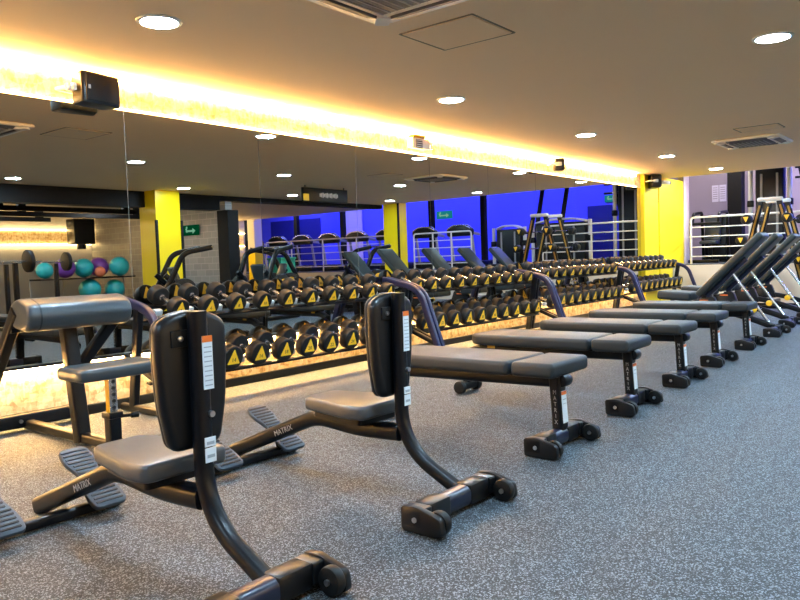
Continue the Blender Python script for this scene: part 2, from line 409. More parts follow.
# ------------------------------------------------------------------ ceiling lights
lights = [(2.93, 4.34, 'downlight above the preacher curl bench, leftmost in the photo'), (6.4, 4.37, 'downlight between the access panel and the light strip'),
 (9.68, 4.37, 'downlight above the third flat bench row, in front of the second rack'), (12.97, 4.37, 'downlight close to the far end of the mirrors'),
 (15.85, 4.35, 'farthest downlight, beside the yellow wall panel'), (6.42, 1.33, 'downlight at the right edge of the photo'),
 (9.45, 1.37, 'downlight reflected left of the hanging sign'), (12.85, 1.42, 'downlight reflected above the yellow pillar'), (16.0, 1.43, 'downlight reflected near the blue wall'),
 (5.9, -1.7, 'downlight reflected far left in front of the black beam'), (9.3, -1.56, 'downlight reflected right of the yellow pillar'), (12.4, -1.56, 'downlight reflected above the dark hanging screen'),
 (15.9, -1.38, 'downlight reflected just above the second yellow pillar'), (2.95, 1.35, 'downlight over the camera side of the room'), (-.4, 4.3, 'downlight left of the frame above the mirror wall'), (-.3, 1.3, 'downlight behind the camera')]
ring = lens = None
for i, (x, y, lab) in enumerate(lights):
    t = thing('downlight', lab, 'ceiling light', (x, y, H), group='round ceiling downlights')
    if ring is None:
        b = MB(); b.lathe((0, 0, 0), (0, 0, -1), [(0, .150), (.008, .148), (.012, .135), (.012, .122), (.004, .118)], 32); ring = b.build('trim_ring', M['white'], t)
        b = MB(); b.lathe((0, 0, -.004), (0, 0, -1), [(0, .118), (.006, .117), (.009, .10)], 32); lens = b.build('lens', M['lamp'], t)
    else:
        for src in (ring, lens):
            c = src.copy(); C.objects.link(c); c.parent = t
# second zone lights and platform lights
for i, (x, y) in enumerate(((6.9, -5.3), (9.2, -4.4), (3.8, -5.5))):
    b = MB(); b.lathe((0, 0, 0), (0, 0, -1), [(0, .30), (.03, .30), (.035, .28)], 32)
    o = b.build('pendant_disc', M['lamp_back'], loc=(x, y, 2.75)); tag(o, ['flat round light beyond the black beam, reflected at left', 'flat round light beyond the black beam, next to the yellow pillar', 'flat round light in the second area, left of the frame'][i], 'ceiling light', 'second area lights')
for i, (y, l) in enumerate(((-9.5, 3.4), (-5.2, 3.2), (-1.4, 3.2), (1.6, 2.0))):
    b = MB(); b.box((0, 0, 0), (.25, l, .05)); o = b.build('blue_light_panel', M['blue_lamp'], loc=(20.3, y, 4.575))
    tag(o, 'blue light panel high above the platform, ' + ['leftmost in the mirror', 'second from left in the mirror', 'third from left in the mirror', 'nearest the lilac wall'][i], 'light panel', 'blue light panels')
for i, (x, y) in enumerate(((19.4, 5.2), (18.6, -10.6))):
    b = MB(); b.box((0, 0, 0), (.5, 1.4, .05)); o = b.build('cold_light_panel', M['cold_lamp'], loc=(x, y, [4.575, 3.75][i]))
    tag(o, ['pale light panel high above the lilac wall corner', 'bright white light bar reflected above the blue wall at left'][i], 'light panel')

# black ceiling tracks in second zone
for i, (y, z, x1) in enumerate(((-3.9, 2.50, 9.6), (-4.9, 2.46, 10.5), (-6.0, 2.42, 8.6))):
    t = thing('lighting_track', 'black track hanging under the second ceiling, ' + ['nearest the beam', 'middle one of three', 'farthest from the beam'][i], 'ceiling track', (0, y, z), group='black ceiling tracks')
    b = MB(); b.box(((x1 - 3) / 2, 0, 0), (x1 + 3, .10, .10)); b.build('rail', M['black_paint'], t)
    for k in range(3):
        b = MB(); b.box((x1 - .25 - k * 2.8, 0, .17), (.16, .1, .26)); b.build('hanger', M['black_paint'], t)

# ------------------------------------------------------------------ AC cassettes, access panels
def cassette(cx, cy, label, s=.96):
    t = thing('air_conditioner', label, 'air conditioner', (cx, cy, H), group='ceiling cassette units')
    b = MB()
    h = s / 2
    b.prism(rpoly([(-h, -h), (h, -h), (h, h), (-h, h)], .05), -.035, 0, bev=.015); b.build('housing', M['ac_white'], t)
    b = MB(); g = .27
    b.box((0, 0, -.040), (2 * g, 2 * g, .02), bev=.006); gr = b.build('intake_grille', M['ac_dark'], t)
    b = MB()
    for k in range(9): b.box((0, -g + .06 + k * .06, -.052), (2 * g - .03, .012, .008))
    b.build('slat', M['grey'], gr)
    for k in range(4):
        a = k * PI / 2
        b = MB(); b.box((0, .385, -.036), (.56, .085, .018), rot=(R(14), 'X')); o = b.build('louver', M['ac_dark'], t); o.rotation_euler = (0, 0, a)
    for k in range(4):
        b = MB()
        a = k * PI / 2 + PI / 4
        b.prism(rpoly([(.44, -.05), (.60, -.05), (.60, .05), (.44, .05)], .03), -.052, -.03, mtx=Matrix.Rotation(a, 4, 'Z'))
        b.build('corner_cover', M['ac_white'], t)
cassette(3.50, 2.81, 'ceiling cassette air conditioner cut by the top edge of the photo')
cassette(12.27, 2.83, 'ceiling cassette air conditioner at the right edge of the photo')
def access(cx, cy, sx, sy, label):
    t = thing('access_panel', label, 'ceiling hatch', (cx, cy, H))
    b = MB(); b.box((0, 0, -.003), (sx - .035, sy - .035, .010)); b.build('hatch', M['panel'], t)
    b = MB()
    for sgn in (-1, 1):
        b.box((sgn * sx / 2, 0, -.002), (.012, sy, .007)); b.box((0, sgn * sy / 2, -.002), (sx, .012, .007))
    b.build('frame', M['hatch_line'], t, smooth=0)
access(4.57, 3.05, .57, .63, 'square access panel in the ceiling next to the nearest air conditioner')
access(11.07, 2.47, .42, .56, 'small access panel in the ceiling in front of the far air conditioner')

# ------------------------------------------------------------------ speakers
def speaker(x, label, s=1.0, turn=0, z=2.685, y=D - .20):
    t = thing('wall_speaker', label, 'speaker', (x, y, z), turn, group='wall speakers')
    w, h, d = .36 * s, .245 * s, .19 * s
    b = MB(); b.prism(rpoly([(-w / 2 + .03, d / 2), (-w / 2, -d / 2 + .02), (-w / 2 + .03, -d / 2), (w / 2 - .03, -d / 2), (w / 2, -d / 2 + .02), (w / 2 - .03, d / 2)], .025), -h / 2, h / 2, bev=.012); b.build('cabinet', M['plastic'], t)
    b = MB(); b.box((0, -d / 2 - .004, 0), (w * .86, .012, h * .86), bev=.006); g = b.build('grille', M['rubber'], t)
    b = MB(); b.box((-w * .36, -d / 2 - .012, .0), (.02, .004, .03)); b.build('badge', M['print'], g)
    b = MB(); b.box((-w / 2 - .02, .02, 0), (.03, .10, .06), bev=.008); b.cyl((-w / 2 - .06, .03, 0), (-w / 2, .03, 0), .03); b.sweep([(-w / 2 - .05, .03, 0), (-w / 2 - .05, d / 2 + .06, 0), (0, d / 2 + .09, 0)], .03, .03, side=(0, 0, 1))
    b.build('bracket', M['rail'], t)
    return t
speaker(3.19, 'large black speaker on the glowing strand board, nearest to the camera', turn=R(8), y=D - .16, z=2.64)
speaker(11.35, 'small dark speaker on the strand board, above the third rack', .8, R(35))
speaker(15.85, 'farthest dark speaker, beside the yellow wall panel', 1.1, R(35))
t = thing('security_camera', 'white cylinder camera at the top of the yellow wall panel', 'camera', (16.55, D - .12, 2.72))
b = MB(); b.cyl((-.05, -.02, 0), (.15, -.12, -.01), .045, bev=.01); b.build('housing', M['white'], t)
b = MB(); b.cyl((.15, -.12, -.01), (.175, -.1325, -.012), .04); b.build('lens', M['plastic'], t)
b = MB(); b.cyl((0, -.03, 0), (0, .06, .02), .02); b.build('mount', M['white'], t)
t = thing('emergency_light', 'pale emergency lamp unit on the strand board, middle of the photo', 'emergency light', (7.66, D - .06, 2.68))
b = MB(); b.box((0, 0, 0), (.36, .10, .13), bev=.015); b.build('housing', M['ac_white'], t)
b = MB(); b.box((-.06, -.055, -.01), (.13, .02, .11), bev=.006); g = b.build('louver', M['ac_dark'], t)
b = MB()
for k in range(4): b.box((-.06, -.067, -.05 + k * .027), (.12, .006, .008))
b.build('slat', M['print'], g)
b = MB(); b.box((-.05, -.02, .085), (.26, .09, .04), bev=.012); b.build('cap', M['yellow_label'], t)
b = MB(); b.cyl((.22, -.03, -.06), (.22, -.03, .03), .022); b.build('lamp', M['chrome'], t)

t = thing('added_spotlight', 'small added spotlight, out of view above the platform, brightening the yellow wall panel', 'spotlight', (18.9, 3.6, 3.45))  # added fixture, out of view, to brighten the yellow panel
b = MB(); b.cyl((.06, -.06, .12), (-.02, .02, -.01), .06, 20, bev=.01); b.build('housing', M['black_paint'], t)
b = MB(); b.cyl((.05, -.05, .08), (.05, -.05, 1.15), .02, 10); b.build('arm', M['black_paint'], t)
sl = bpy.data.lights.new('spot', 'SPOT'); sl.energy = 650; sl.color = (1, .95, .85); sl.spot_size = R(62); sl.spot_blend = 1.0; sl.shadow_soft_size = .05  # added light that makes the bright spot on the yellow panel
so = bpy.data.objects.new('spot', sl); C.objects.link(so); so.location = (18.86, 3.64, 3.40)
so.rotation_euler = (Vector((16.95, 5.8, 1.75)) - Vector((18.86, 3.64, 3.40))).to_track_quat('-Z', 'Y').to_euler()
# ------------------------------------------------------------------ dumbbells
TILT_U = R(19.5); TILT_L = R(12)
def dumbbell_proto(num, rad, th):
    # local: origin at the centre, axis along Y, front is -Y
    root = thing('dumbbell', None, 'dumbbell', (0, 0, 0), group='dumbbells on the racks')
    def part(name, key, make, m, parent, smooth=40):
        if key in shared:
            o = bpy.data.objects.new(name, shared[key]); C.objects.link(o); o.parent = parent
        else:
            b = MB(); make(b); o = b.build(name, m, parent, smooth=smooth); shared[key] = o.data
        return o
    def head(sgn):
        def mk(b):
            k = rad / .077
            b.lathe((0, sgn * .20, 0), (0, -sgn, 0), [(0, .060 * k), (.0, .069 * k), (.003, .0745 * k), (.009, rad), (th - .014, rad), (th - .004, .072 * k), (th, .060 * k), (th, .030), (th + .004, .026)], 28)
        return mk
    def grip(b):
        g = .20 - th + .004
        b.lathe((0, -g, 0), (0, 1, 0), [(0, .024), (.012, .024), (.014, .018), (g * .7, .020), (g * 1.3, .020), (2 * g - .014, .018), (2 * g - .012, .024), (2 * g, .024)], 20)
    def badge(sgn):
        def mk(b):
            k = rad / .077 * 1.05
            tri = rpoly([(-.046 * k, -.036 * k), (.046 * k, -.036 * k), (0, .056 * k)], .012)
            fr = basis((0, sgn * .2003, .0), (-sgn, 0, 0), (0, 0, 1))
            b.prism(tri, 0, .003, mtx=fr)
            b.mi = 1; b.merge_mesh(text_mesh(num, .034), fr @ Matrix.Translation((0, -.011 * k, .0036)) @ Matrix.Diagonal((k, k, 1, 1)))
        return mk
    part('handle', ('grip', rad), grip, M['chrome'], root)
    for sgn in (-1, 1):
        hd = part('head', ('head', rad, sgn), head(sgn), M['rubber'], root)
        part('badge', ('badge', rad, num, sgn), badge(sgn), [M['badge'], M['ink']], hd, 0)
    return root
shared = {}
RACKS = [(3.28, 6.875), (6.885, 10.075), (10.085, 13.42), (13.43, 16.72)]
RN = ['nearest', 'second', 'third', 'farthest']
TOPX = [(3.71, .313), (7.10, .308), (10.42, .300), (13.76, .300)]
BOTX = [(3.84, .316), (7.08, .310), (10.43, .300), (13.77, .300)]
TZ = [.834, .860, .885, .90]; BZ = [.360, .410, .460, .505]
for r in range(4):
    for tier, (fx, st), (fy, fz) in (('upper', TOPX[r], (5.385, TZ[r])), ('lower', BOTX[r], (5.270, BZ[r]))):
        TILT = TILT_U if tier == 'upper' else TILT_L; cz = math.cos(TILT); sz = math.sin(TILT)
        for k in range(10):
            num = str((12 if tier == 'lower' else 4) + 2 * k + (8 if r % 2 else 0)) if r < 2 else str(22 + 2 * k)
            rt = dumbbell_proto(num, .088 if tier == 'upper' else .110, .098 if tier == 'upper' else .105)
            rt.location = (fx + st * k, fy + .20 * cz, fz + .20 * sz); rt.rotation_euler = (TILT, 0, 0)
            rt['label'] = 'black yellow-badged dumbbell, %s from left, %s tier of %s rack' % (ORD[k], tier, RN[r])

# ------------------------------------------------------------------ dumbbell racks
for r, (x0, x1) in enumerate(RACKS):
    t = thing('dumbbell_rack', ['two-tier black dumbbell rack nearest the camera, left end beside the preacher bench', 'second two-tier dumbbell rack from the camera', 'third two-tier dumbbell rack from the camera', 'farthest two-tier dumbbell rack, in front of the yellow wall panel'][r], 'dumbbell rack', (x0, 0, 0), group='dumbbell racks')
    L = x1 - x0
    for xx in (.035, L - .035):
        top = fillet([(xx, 5.74, .955), (xx, 5.20, .845), (xx, 4.90, .02)], [.17])
        b = MB(); b.sweep(top, .055, .075, side=(1, 0, 0), round_=.3); b.build('upright', M['rack_upright'], t)
        b = MB(); b.sweep([(xx, 5.40, .86), (xx, 5.54, .04)], .055, .085, round_=.25); b.build('leg', M['frame'], t)
        b = MB(); b.sweep([(xx, 4.84, .035), (xx, 5.70, .035)], .055, .06, round_=.3); b.build('foot', M['frame'], t)
        b = MB(); b.sweep([(xx, 4.99, .215), (xx, 5.62, .46)], .05, .05, round_=.25); b.build('lower_arm', M['frame'], t)
    for nm, (fy, fz) in (('upper', (5.385, TZ[r])), ('lower', (5.270, BZ[r]))):
        TILT = TILT_U if nm == 'upper' else TILT_L; cz = math.cos(TILT); sz = math.sin(TILT)
        b = MB()
        for d in (.06, .34):
            q = .100 if nm == 'upper' else .125; yy = fy + d * cz + q * sz; zz = fz + d * sz - q * cz
            b.box((L / 2, yy, zz), (L - .12, .055, .022), rot=(TILT, 'X'), bev=.005)
        o = b.build('shelf', M['frame'], t)
        fx, st = (TOPX if nm == 'upper' else BOTX)[r]
        sd = None
        for k in range(11):
            xk = fx - x0 + st * (k - .5)
            if xk < .09 or xk > L - .09: continue
            yy = fy + .10 * cz + .055 * sz; zz = fz + .10 * sz - .055 * cz
            if sd is None:
                b = MB(); b.box((0, 0, 0), (.075, .05, .055), rot=(TILT, 'X'), bev=.008); sd = b.build('saddle', M['saddle'], o)
            else:
                sd = sd.copy(); C.objects.link(sd)
            sd.location = (xk, yy, zz)

# ------------------------------------------------------------------ crossbar foot shared by benches
def crossbar(t, half, y=0, zc=.062, r=.085, xo=0):
    n0 = len(t.children)
    _crossbar(t, half, y, zc)
    for ch in list(t.children)[n0:]: ch.location.x += xo
def _crossbar(t, half, y=0, zc=.062):
    b = MB()
    b.sweep([(-half + .03, y, zc), (half - .03, y, zc)], .09, .095, side=(0, 1, 0), round_=.32)
    fo = b.build('foot_bar', M['frame_blue'], t)
    b = MB()
    b.bm.free()
    for s in (-1, 1):
        b = MB(); b.box((s * half * .52, y, zc + .003), (half * .52, .098, .10), bev=.014); b.build('sleeve', M['plastic'], fo)
    for s in (-1, 1):
        b = MB()
        out = rpoly([(y + .055, .005), (y + .06, .115), (y - .02, .125), (y - .155, .09), (y - .165, .02), (y - .14, .004)], .022)
        x0, x1 = (half - .075, half + .01) if s > 0 else (-half - .01, -half + .075)
        b.prism([(p[0], p[1]) for p in out], x0 + (.05 if s > 0 else 0), x1 - (0 if s > 0 else .05), 'yz', bev=.006)
        b.prism(rpoly([(y + .05, .03), (y + .05, .112), (y - .055, .112), (y - .055, .03)], .01), min(x0, x1), max(x0, x1), 'yz', bev=.005)
        cp = b.build('end_cap', M['plastic'], t)
        xw = s * (half - .045)
        b = MB(); b.cyl((xw - .022, y - .115, .055), (xw + .022, y - .115, .055), .054, 24, bev=.010); w = b.build('wheel', M['rubber'], t)
        b = MB(); b.cyl((xw - .03, y - .115, .055), (xw + .03, y - .115, .055), .012, 12); b.build('axle_bolt', M['steel'], w)
        b = MB(); b.cyl((s * (half + .006), y - .02, .065), (s * (half + .016), y - .02, .065), .012, 12); b.build('cap_bolt', M['steel'], cp)

def bench_seatframe(t):
    pass

# ------------------------------------------------------------------ flat / adjustable benches
def make_bench(label, loc, vin='vinyl_warm'):
    t = thing('weight_bench', label, 'weight bench', loc, group='flat benches in the front row')
    crossbar(t, .300, xo=-.058)
    b = MB(); b.sweep([(.005, .0, .10), (.005, .02, .43)], .095, .075, side=(1, 0, 0), round_=.25); post = b.build('post', M['frame'], t)
    b = MB(); me = text_mesh('M\nA\nT\nR\nI\nX', .030)
    b.merge_mesh(me, basis((-.0435, .009, .245), (0, -1, 0), (0, .04, 1)) @ Matrix.Diagonal((1.0, 1.25, 1, 1)))
    b.build('lettering', M['dim_print'], post, smooth=0)
    b = MB(); b.box((.005, -.030, .245), (.06, .006, .20), rot=(R(-3.8), 'X'))
    b.mi = 1
    b.box((.005, -.026, .332), (.06, .007, .022), rot=(R(-3.8), 'X'))
    b.mi = 2
    for k in range(5): b.box((.005, -.0335 + .0009 * k, .18 + k * .028), (.046, .002, .006))
    st = b.build('warning_label', [M['sticker'], M['orange'], M['sticker_line']], post, smooth=0); st['label'] = 'white warning sticker'
    b = MB(); b.sweep(fillet([(.03, .0, .405), (.0, 1.36, .39), (-.03, 1.50, .33)], .1), .10, .085, round_=.3); b.sweep([(.03, .06, .434), (.03, 1.30, .434)], .16, .02, round_=.2)
    b.cyl((-.02, -.015, .408), (.08, -.015, .408), .042, 18, bev=.008)
    b.build('spine', M['frame'], t)
    b = MB(); b.box((.085, .105, .487), (.52, .30, .094), bev=.030, seg=4); b.build('seat_pad', M[vin], t)
    b = MB(); b.prism(rpoly([(-.185, .268), (.355, .268), (.355, 1.28), (.295, 1.38), (-.125, 1.38), (-.185, 1.28)], .04), .440, .533, bev=.030, seg=4); b.build('back_pad', M[vin], t)
    b = MB(); b.sweep(fillet([(-.03, 1.46, .32), (-.04, 1.48, .18), (-.04, 1.48, .09)], .06), .075, .075, round_=.3); b.build('rear_post', M['frame'], t)
    b = MB(); b.sweep([(-.17, 1.48, .06), (.09, 1.48, .06)], .07, .07, side=(0, 1, 0), round_=.3); rb = b.build('rear_foot', M['frame'], t)
    for s in (-1, 1):
        b = MB(); b.cyl((-.04 + s * .10, 1.48, .055), (-.04 + s * .155, 1.48, .055), .055, 24, bev=.01); b.build('wheel', M['rubber'], t)
    b = MB(); b.box((-.155, .0, 0), (.003, .075, .022)); yl = b.build('label_plate', M['yellow_label'], t); yl.location = (.100, 1.22, .415)
    return t
bx = [4.17, 5.48, 6.78, 8.08, 9.54]
by = [2.09, 2.14, 2.17, 2.23, 2.27]
blab = ['dark grey flat bench closest to the camera, behind the second utility chair', 'second dark grey flat bench from the camera', 'third dark grey flat bench, in the middle of the row', 'fourth dark grey flat bench from the camera', 'last flat bench of the row, just before the reclined benches']
bench0 = make_bench(blab[0], (bx[0], by[0], 0))
for i in range(1, 5): dup(bench0, (bx[i], by[i], 0), 0, blab[i])

# ------------------------------------------------------------------ inclined benches
def make_incline(label, loc, ang=50):
    t = thing('incline_bench', label, 'incline bench', loc, group='reclined benches in the row')
    crossbar(t, .32, y=.16, xo=-.10)
    b = MB(); b.sweep(fillet([(0, .16, .10), (0, .34, .17), (0, .75, .30), (0, 1.25, .36)], .2), .085, .085, round_=.3); b.build('spine', M['frame'], t)
    b = MB(); b.box((0, 1.46, .535), (.46, .48, .125), rot=(R(4), 'X'), bev=.036, seg=4); b.build('seat_pad', M['vinyl'], t)
    a = R(ang); d = Vector((0, -math.cos(a), math.sin(a))); p0 = Vector((0, 1.13, .54)); L = 1.20
    mid = p0 + d * (L / 2)
    b = MB(); b.box(mid, (.44, L, .10), rot=(-a, 'X'), bev=.036, seg=4); b.build('back_pad', M['vinyl_dark'], t)
    n = Vector((0, -math.sin(a), -math.cos(a)))
    b = MB(); b.sweep([p0 + d * .05 + n * .075, p0 + d * .8 + n * .075], .09, .06, round_=.3); b.sweep([(0, 1.0, .36), p0 + d * .1 + n * .06], .08, .08); b.build('back_frame', M['frame_blue'], t)
    b = MB(); b.cyl(p0 + d * .52 + n * .09, (0, .22, .14), .020, 14); st = b.build('support_strut', M['chrome'], t)
    b = MB(); b.cyl((-.07, .42, .34), (-.03, .42, .34), .045, 18, bev=.01); b.build('knob', M['badge'], st)
    b = MB(); b.prism(rpoly([(.85, .26), (1.35, .26), (1.25, .46), (.95, .52)], .04), -.05, .05, 'yz', bev=.008); br = b.build('seat_bracket', M['frame'], t)
    b = MB(); b.box((-.053, 1.08, .46), (.004, .12, .02)); b.build('label_plate', M['orange'], br)
    b = MB(); b.sweep([(0, 1.40, .08), (0, 1.40, .44)], .08, .08); b.build('rear_post', M['frame'], t)
    b = MB(); b.sweep([(-.2, 1.42, .045), (.2, 1.42, .045)], .08, .08, side=(0, 1, 0)); b.build('rear_foot', M['frame_blue'], t)
    for s in (-1, 1):
        b = MB(); b.cyl((s * .17, 1.42, .05), (s * .23, 1.42, .05), .05, 20, bev=.01); b.build('wheel', M['rubber'], t)
    return t
inc0 = make_incline('reclined bench with raised backrest, first one after the flat benches', (11.05, 2.12, 0), 45)
for x, y, lab in ((12.38, 2.20, 'second reclined bench with raised backrest'), (13.7, 2.20, 'third reclined bench with raised backrest, by the right edge'), (15.0, 2.20, 'farthest reclined bench, cut by the right edge of the photo'),
                  (12.5, -.15, 'reclined bench of the opposite row, seen in the mirror left of the yellow pillar')):
    dup(inc0, (x, y, 0), 0, lab)

# ------------------------------------------------------------------ utility chairs
def make_chair(label, loc):
    t = thing('utility_chair', label, 'workout chair', loc, group='upright utility chairs')
    crossbar(t, .315, y=-.03, xo=-.10)
    # curved pole
    b = MB(); b.sweep(fillet([(0, -.03, .06), (0, .345, .25), (0, .345, 1.03)], [.26], 10), .072, .062, side=(1, 0, 0), round_=.42); pole = b.build('pole', M['frame'], t)
    yb = .345 - .031 - .002
    b = MB(); b.box((.016, yb, .835), (.044, .004, .20))
    b.mi = 1; b.box((.016, yb - .001, .925), (.044, .004, .024))
    b.mi = 2
    for k in range(9): b.box((.016, yb - .0015, .75 + k * .018), (.034, .003, .004))
    s = b.build('warning_label', [M['sticker'], M['orange'], M['sticker_line']], pole, smooth=0); s['label'] = 'white sticker with an orange header'
    for z, hh in ((.535, .035), (.485, .055)):
        b = MB(); b.box((.010, yb, z), (.048, .004, hh)); b.mi = 2; b.box((.010, yb - .0015, z - .004), (.034, .003, .012))
        s = b.build('warning_label', [M['sticker'], M['orange'], M['sticker_line']], pole, smooth=0); s['label'] = 'small white sticker'
    b = MB(); b.cyl((.02, yb + .004, .64), (.02, yb - .010, .64), .012, 14); b.build('bolt', M['steel'], pole)
    # back shell + pad
    w = .160; xo = .008
    shell = [(-w * .70 + xo, .50), (w * .70 + xo, .50), (w * .93 + xo, .68), (w + xo, .88), (w * .98 + xo, .985), (w * .6 + xo, 1.02), (xo, 1.035), (-w * .6 + xo, 1.02), (-w * .98 + xo, .985), (-w + xo, .88), (-w * .93 + xo, .68)]
    b = MB(); b.prism(rpoly(shell, .05), .378, .440, 'xz', bev=.028, seg=4); sh = b.build('back_shell', M['plastic'], t)
    b = MB(); b.box((-.060, .376, .93), (.075, .012, .065), bev=.005); b.build('recess', M['rubber'], sh)
    b = MB(); b.cyl((-.060, .374, .93), (-.060, .362, .93), .011, 16, bev=.003); b.build('bolt', M['steel'], sh)
    b = MB(); b.prism(rpoly([((x - xo) * .92 + xo, z) for x, z in shell], .05), .430, .462, 'xz', bev=.015, seg=3); b.build('back_pad', M['vinyl'], t)
    # seat
    b = MB(); b.prism(rpoly([(-.19, .44), (.19, .44), (.205, .56), (.13, .92), (.09, .945), (-.09, .945), (-.13, .92), (-.205, .56)], .04), .395, .466, bev=.018, seg=3); b.build('seat', M['seat_vinyl'], t)
    b = MB(); b.prism(rpoly([(-.15, .5), (.15, .5), (.09, .90), (-.09, .90)], .03), .355, .398); b.build('seat_plate', M['frame'], t)
    # beam and front tube
    b = MB(); b.sweep(fillet([(0, .35, .315), (0, .62, .305), (0, .95, .335), (0, 1.70, .035)], [.1, .10], 8), .085, .085, round_=.3); bm_ = b.build('frame_tube', M['frame'], t)
    d = Vector((0, .75, -.30)).normalized()
    b = MB(); b.merge_mesh(text_mesh('MATRIX', .046), basis((-.0435, 1.20, .228), -d, (0, .30, .75))); b.build('lettering', M['grey'], bm_, smooth=0)
    # floor bar with foot plates
    b = MB(); b.sweep([(-.42, 1.47, .03), (.22, 1.47, .03)], .06, .05, side=(0, 1, 0), round_=.3); fb = b.build('front_foot', M['frame'], t)
    for s in (-1, 1):
        b = MB(); b.cyl((-.06 + s * .30 - .04, 1.46, .035), (-.06 + s * .30 + .04, 1.46, .035), .034, 18, bev=.006); b.build('rubber_foot', M['rubber'], fb)
    for s in (-1, 1):
        xc = -.325 if s < 0 else .160
        out = rpoly([(-.085, -.22), (.085, -.22), (.09, -.13), (.055, .02), (.085, .13), (.07, .22), (-.07, .22), (-.085, .13), (-.055, .02), (-.09, -.13)], .035)
        mt = Matrix.Translation((xc, 1.50, .175)) @ Matrix.Rotation(R(30), 4, 'X')
        b = MB(); b.prism(out, -.018, .006, mtx=mt, bev=.007); fp = b.build('foot_plate', M['foot_rubber'], t)
        b = MB()
        for k in range(15):
            yy = -.190 + k * .027
            ww = .060 if -.06 < yy < .10 else .078
            b.box(mt @ Vector((0, yy, .0065)), (ww * 2 * .86, .010, .006), rot=(R(30), 'X'))
        b.build('tread', M['rubber'], fp)
        b = MB(); b.sweep([(xc, 1.44, .04), (xc, 1.50, .155)], .05, .05); b.build('plate_bracket', M['frame'], fp)
    return t
chair0 = make_chair('black upright workout chair nearest the camera, at the bottom left', (1.665, 1.975, 0))
dup(chair0, (2.885, 1.985, 0), 0, 'black upright workout chair in front of the flat benches')

# ------------------------------------------------------------------ preacher curl bench
t = thing('preacher_curl_bench', 'preacher curl bench with curved grey arm pad at the left edge', 'curl bench', (2.5, 0, 0))
b = MB()
prof = rpoly([(4.62, .985), (4.60, .90), (4.635, .835), (4.70, .815), (4.86, .84), (4.90, .90), (4.87, 1.0), (4.76, 1.035)], .05)
b.prism(prof, -.42, .29, 'yz', bev=.03, seg=3); ap = b.build('arm_pad', M['vinyl_slate'], t)
b = MB()
sc = [((p[0] - 4.75) * 1.012 + 4.75, (p[1] - .925) * 1.012 + .925) for p in prof]
b.prism(sc, -.345, -.335, 'yz'); b.build('stitch_band', M['vinyl'], ap)
b = MB(); b.box((-.06, 4.84, .825), (.62, .12, .03), bev=.006); b.sweep([(-.42, 4.88, .83), (.28, 4.88, .83)], .05, .05, side=(0, 1, 0)); b.build('pad_frame', M['frame'], t)
b = MB(); b.prism(rpoly([(-.33, 4.18), (.26, 4.18), (.26, 4.52), (-.33, 4.52)], .07), .52, .60, bev=.026, seg=3); b.build('seat', M['vinyl_slate'], t)
b = MB(); b.sweep([(0, 4.84, .02), (0, 4.97, .84)], .10, .085, round_=.2); b.build('main_post', M['frame'], t)
b = MB(); b.sweep([(.27, 4.80, .86), (.05, 4.93, .52)], .07, .07, side=(0, 1, 0), round_=.2); b.build('brace', M['frame'], t)
b = MB(); b.sweep([(-.40, 4.80, .95), (-.36, 5.66, .07)], .07, .08, round_=.2); b.build('brace', M['frame'], t)
b = MB(); b.sweep([(.0, 4.44, .16), (.0, 4.44, .53)], .055, .055, round_=.15); sp = b.build('seat_post', M['chrome'], t)
b = MB()
for k in range(6): b.cyl((.0, 4.4115, .26 + k * .042), (.0, 4.409, .26 + k * .042), .012, 12)
b.build('adjustment_hole', M['ink'], sp)
b = MB(); b.box((-.0285, 4.44, .36), (.004, .04, .3)); b.build('yellow_scale', M['badge'], sp)
b = MB(); b.sweep([(.0, 4.44, .03), (.0, 4.44, .26)], .085, .085, round_=.2); b.box((.0, 4.44, .25), (.10, .10, .04), bev=.008); sl = b.build('sleeve', M['frame'], t)
b = MB(); b.cyl((.04, 4.42, .235), (.11, 4.39, .235), .012, 12); b.cyl((.10, 4.394, .235), (.15, 4.375, .235), .022, 16, bev=.005); pk = b.build('pull_pin', M['plastic'], t)
b = MB(); b.sweep([(0, 4.22, .05), (0, 5.66, .05)], .07, .07, round_=.3); b.build('spine', M['frame'], t)
b = MB(); b.sweep([(-.75, 5.66, .085), (.40, 5.66, .085)], .09, .10, side=(0, 1, 0), round_=.2); rb = b.build('rear_foot', M['frame'], t)
b = MB(); b.cyl((-.07, 5.612, .085), (-.07, 5.600, .085), .014, 12); b.build('bolt', M['steel'], rb)
b = MB(); b.sweep([(-.28, 4.23, .035), (.30, 4.23, .035)], .06, .06, side=(0, 1, 0)); b.build('front_foot', M['frame'], t)

# ------------------------------------------------------------------ railings
def railing(y0, y1, label, posts):
    t = thing('handrail', label, 'railing', (XP + .06, 0, 0), group='cream tube railings on the platform edge')
    b = MB(); ztop = 1.93
    b.sweep(fillet([(0, y0, ZP), (0, y0, ztop), (0, y1, ztop), (0, y1, ZP)], .09), .044, .044, round_=.5, n=5); b.build('frame', M['rail'], t)
    for z in (1.06, 1.27, 1.51, 1.72):
        b = MB(); b.cyl((0, y0, z - .02), (0, y1, z - .02), .013, 10); b.build('crossbar', M['rail'], t)
    for p in posts:
        b = MB(); b.cyl((0, p, ZP), (0, p, ztop), .022, 12); b.build('post', M['rail'], t)
railing(5.32, 2.55, 'cream tube railing right of the yellow wall panel', [3.9])
railing(.33, -1.7, 'cream tube railing reflected between the yellow pillar and the platform steps', [-1.0, -.35])
railing(-2.55, -8.3, 'long cream tube railing reflected left of the second yellow pillar', [-4.0, -5.5, -7.0])
b = MB(); b.sweep([(18.15, 5.6, 1.5), (17.36, 5.35, 1.5)], .03, .03, round_=.5); tag(b.build('rail_stub', M['rail']), 'short cream rail between the railing and the yellow wall panel', 'railing')

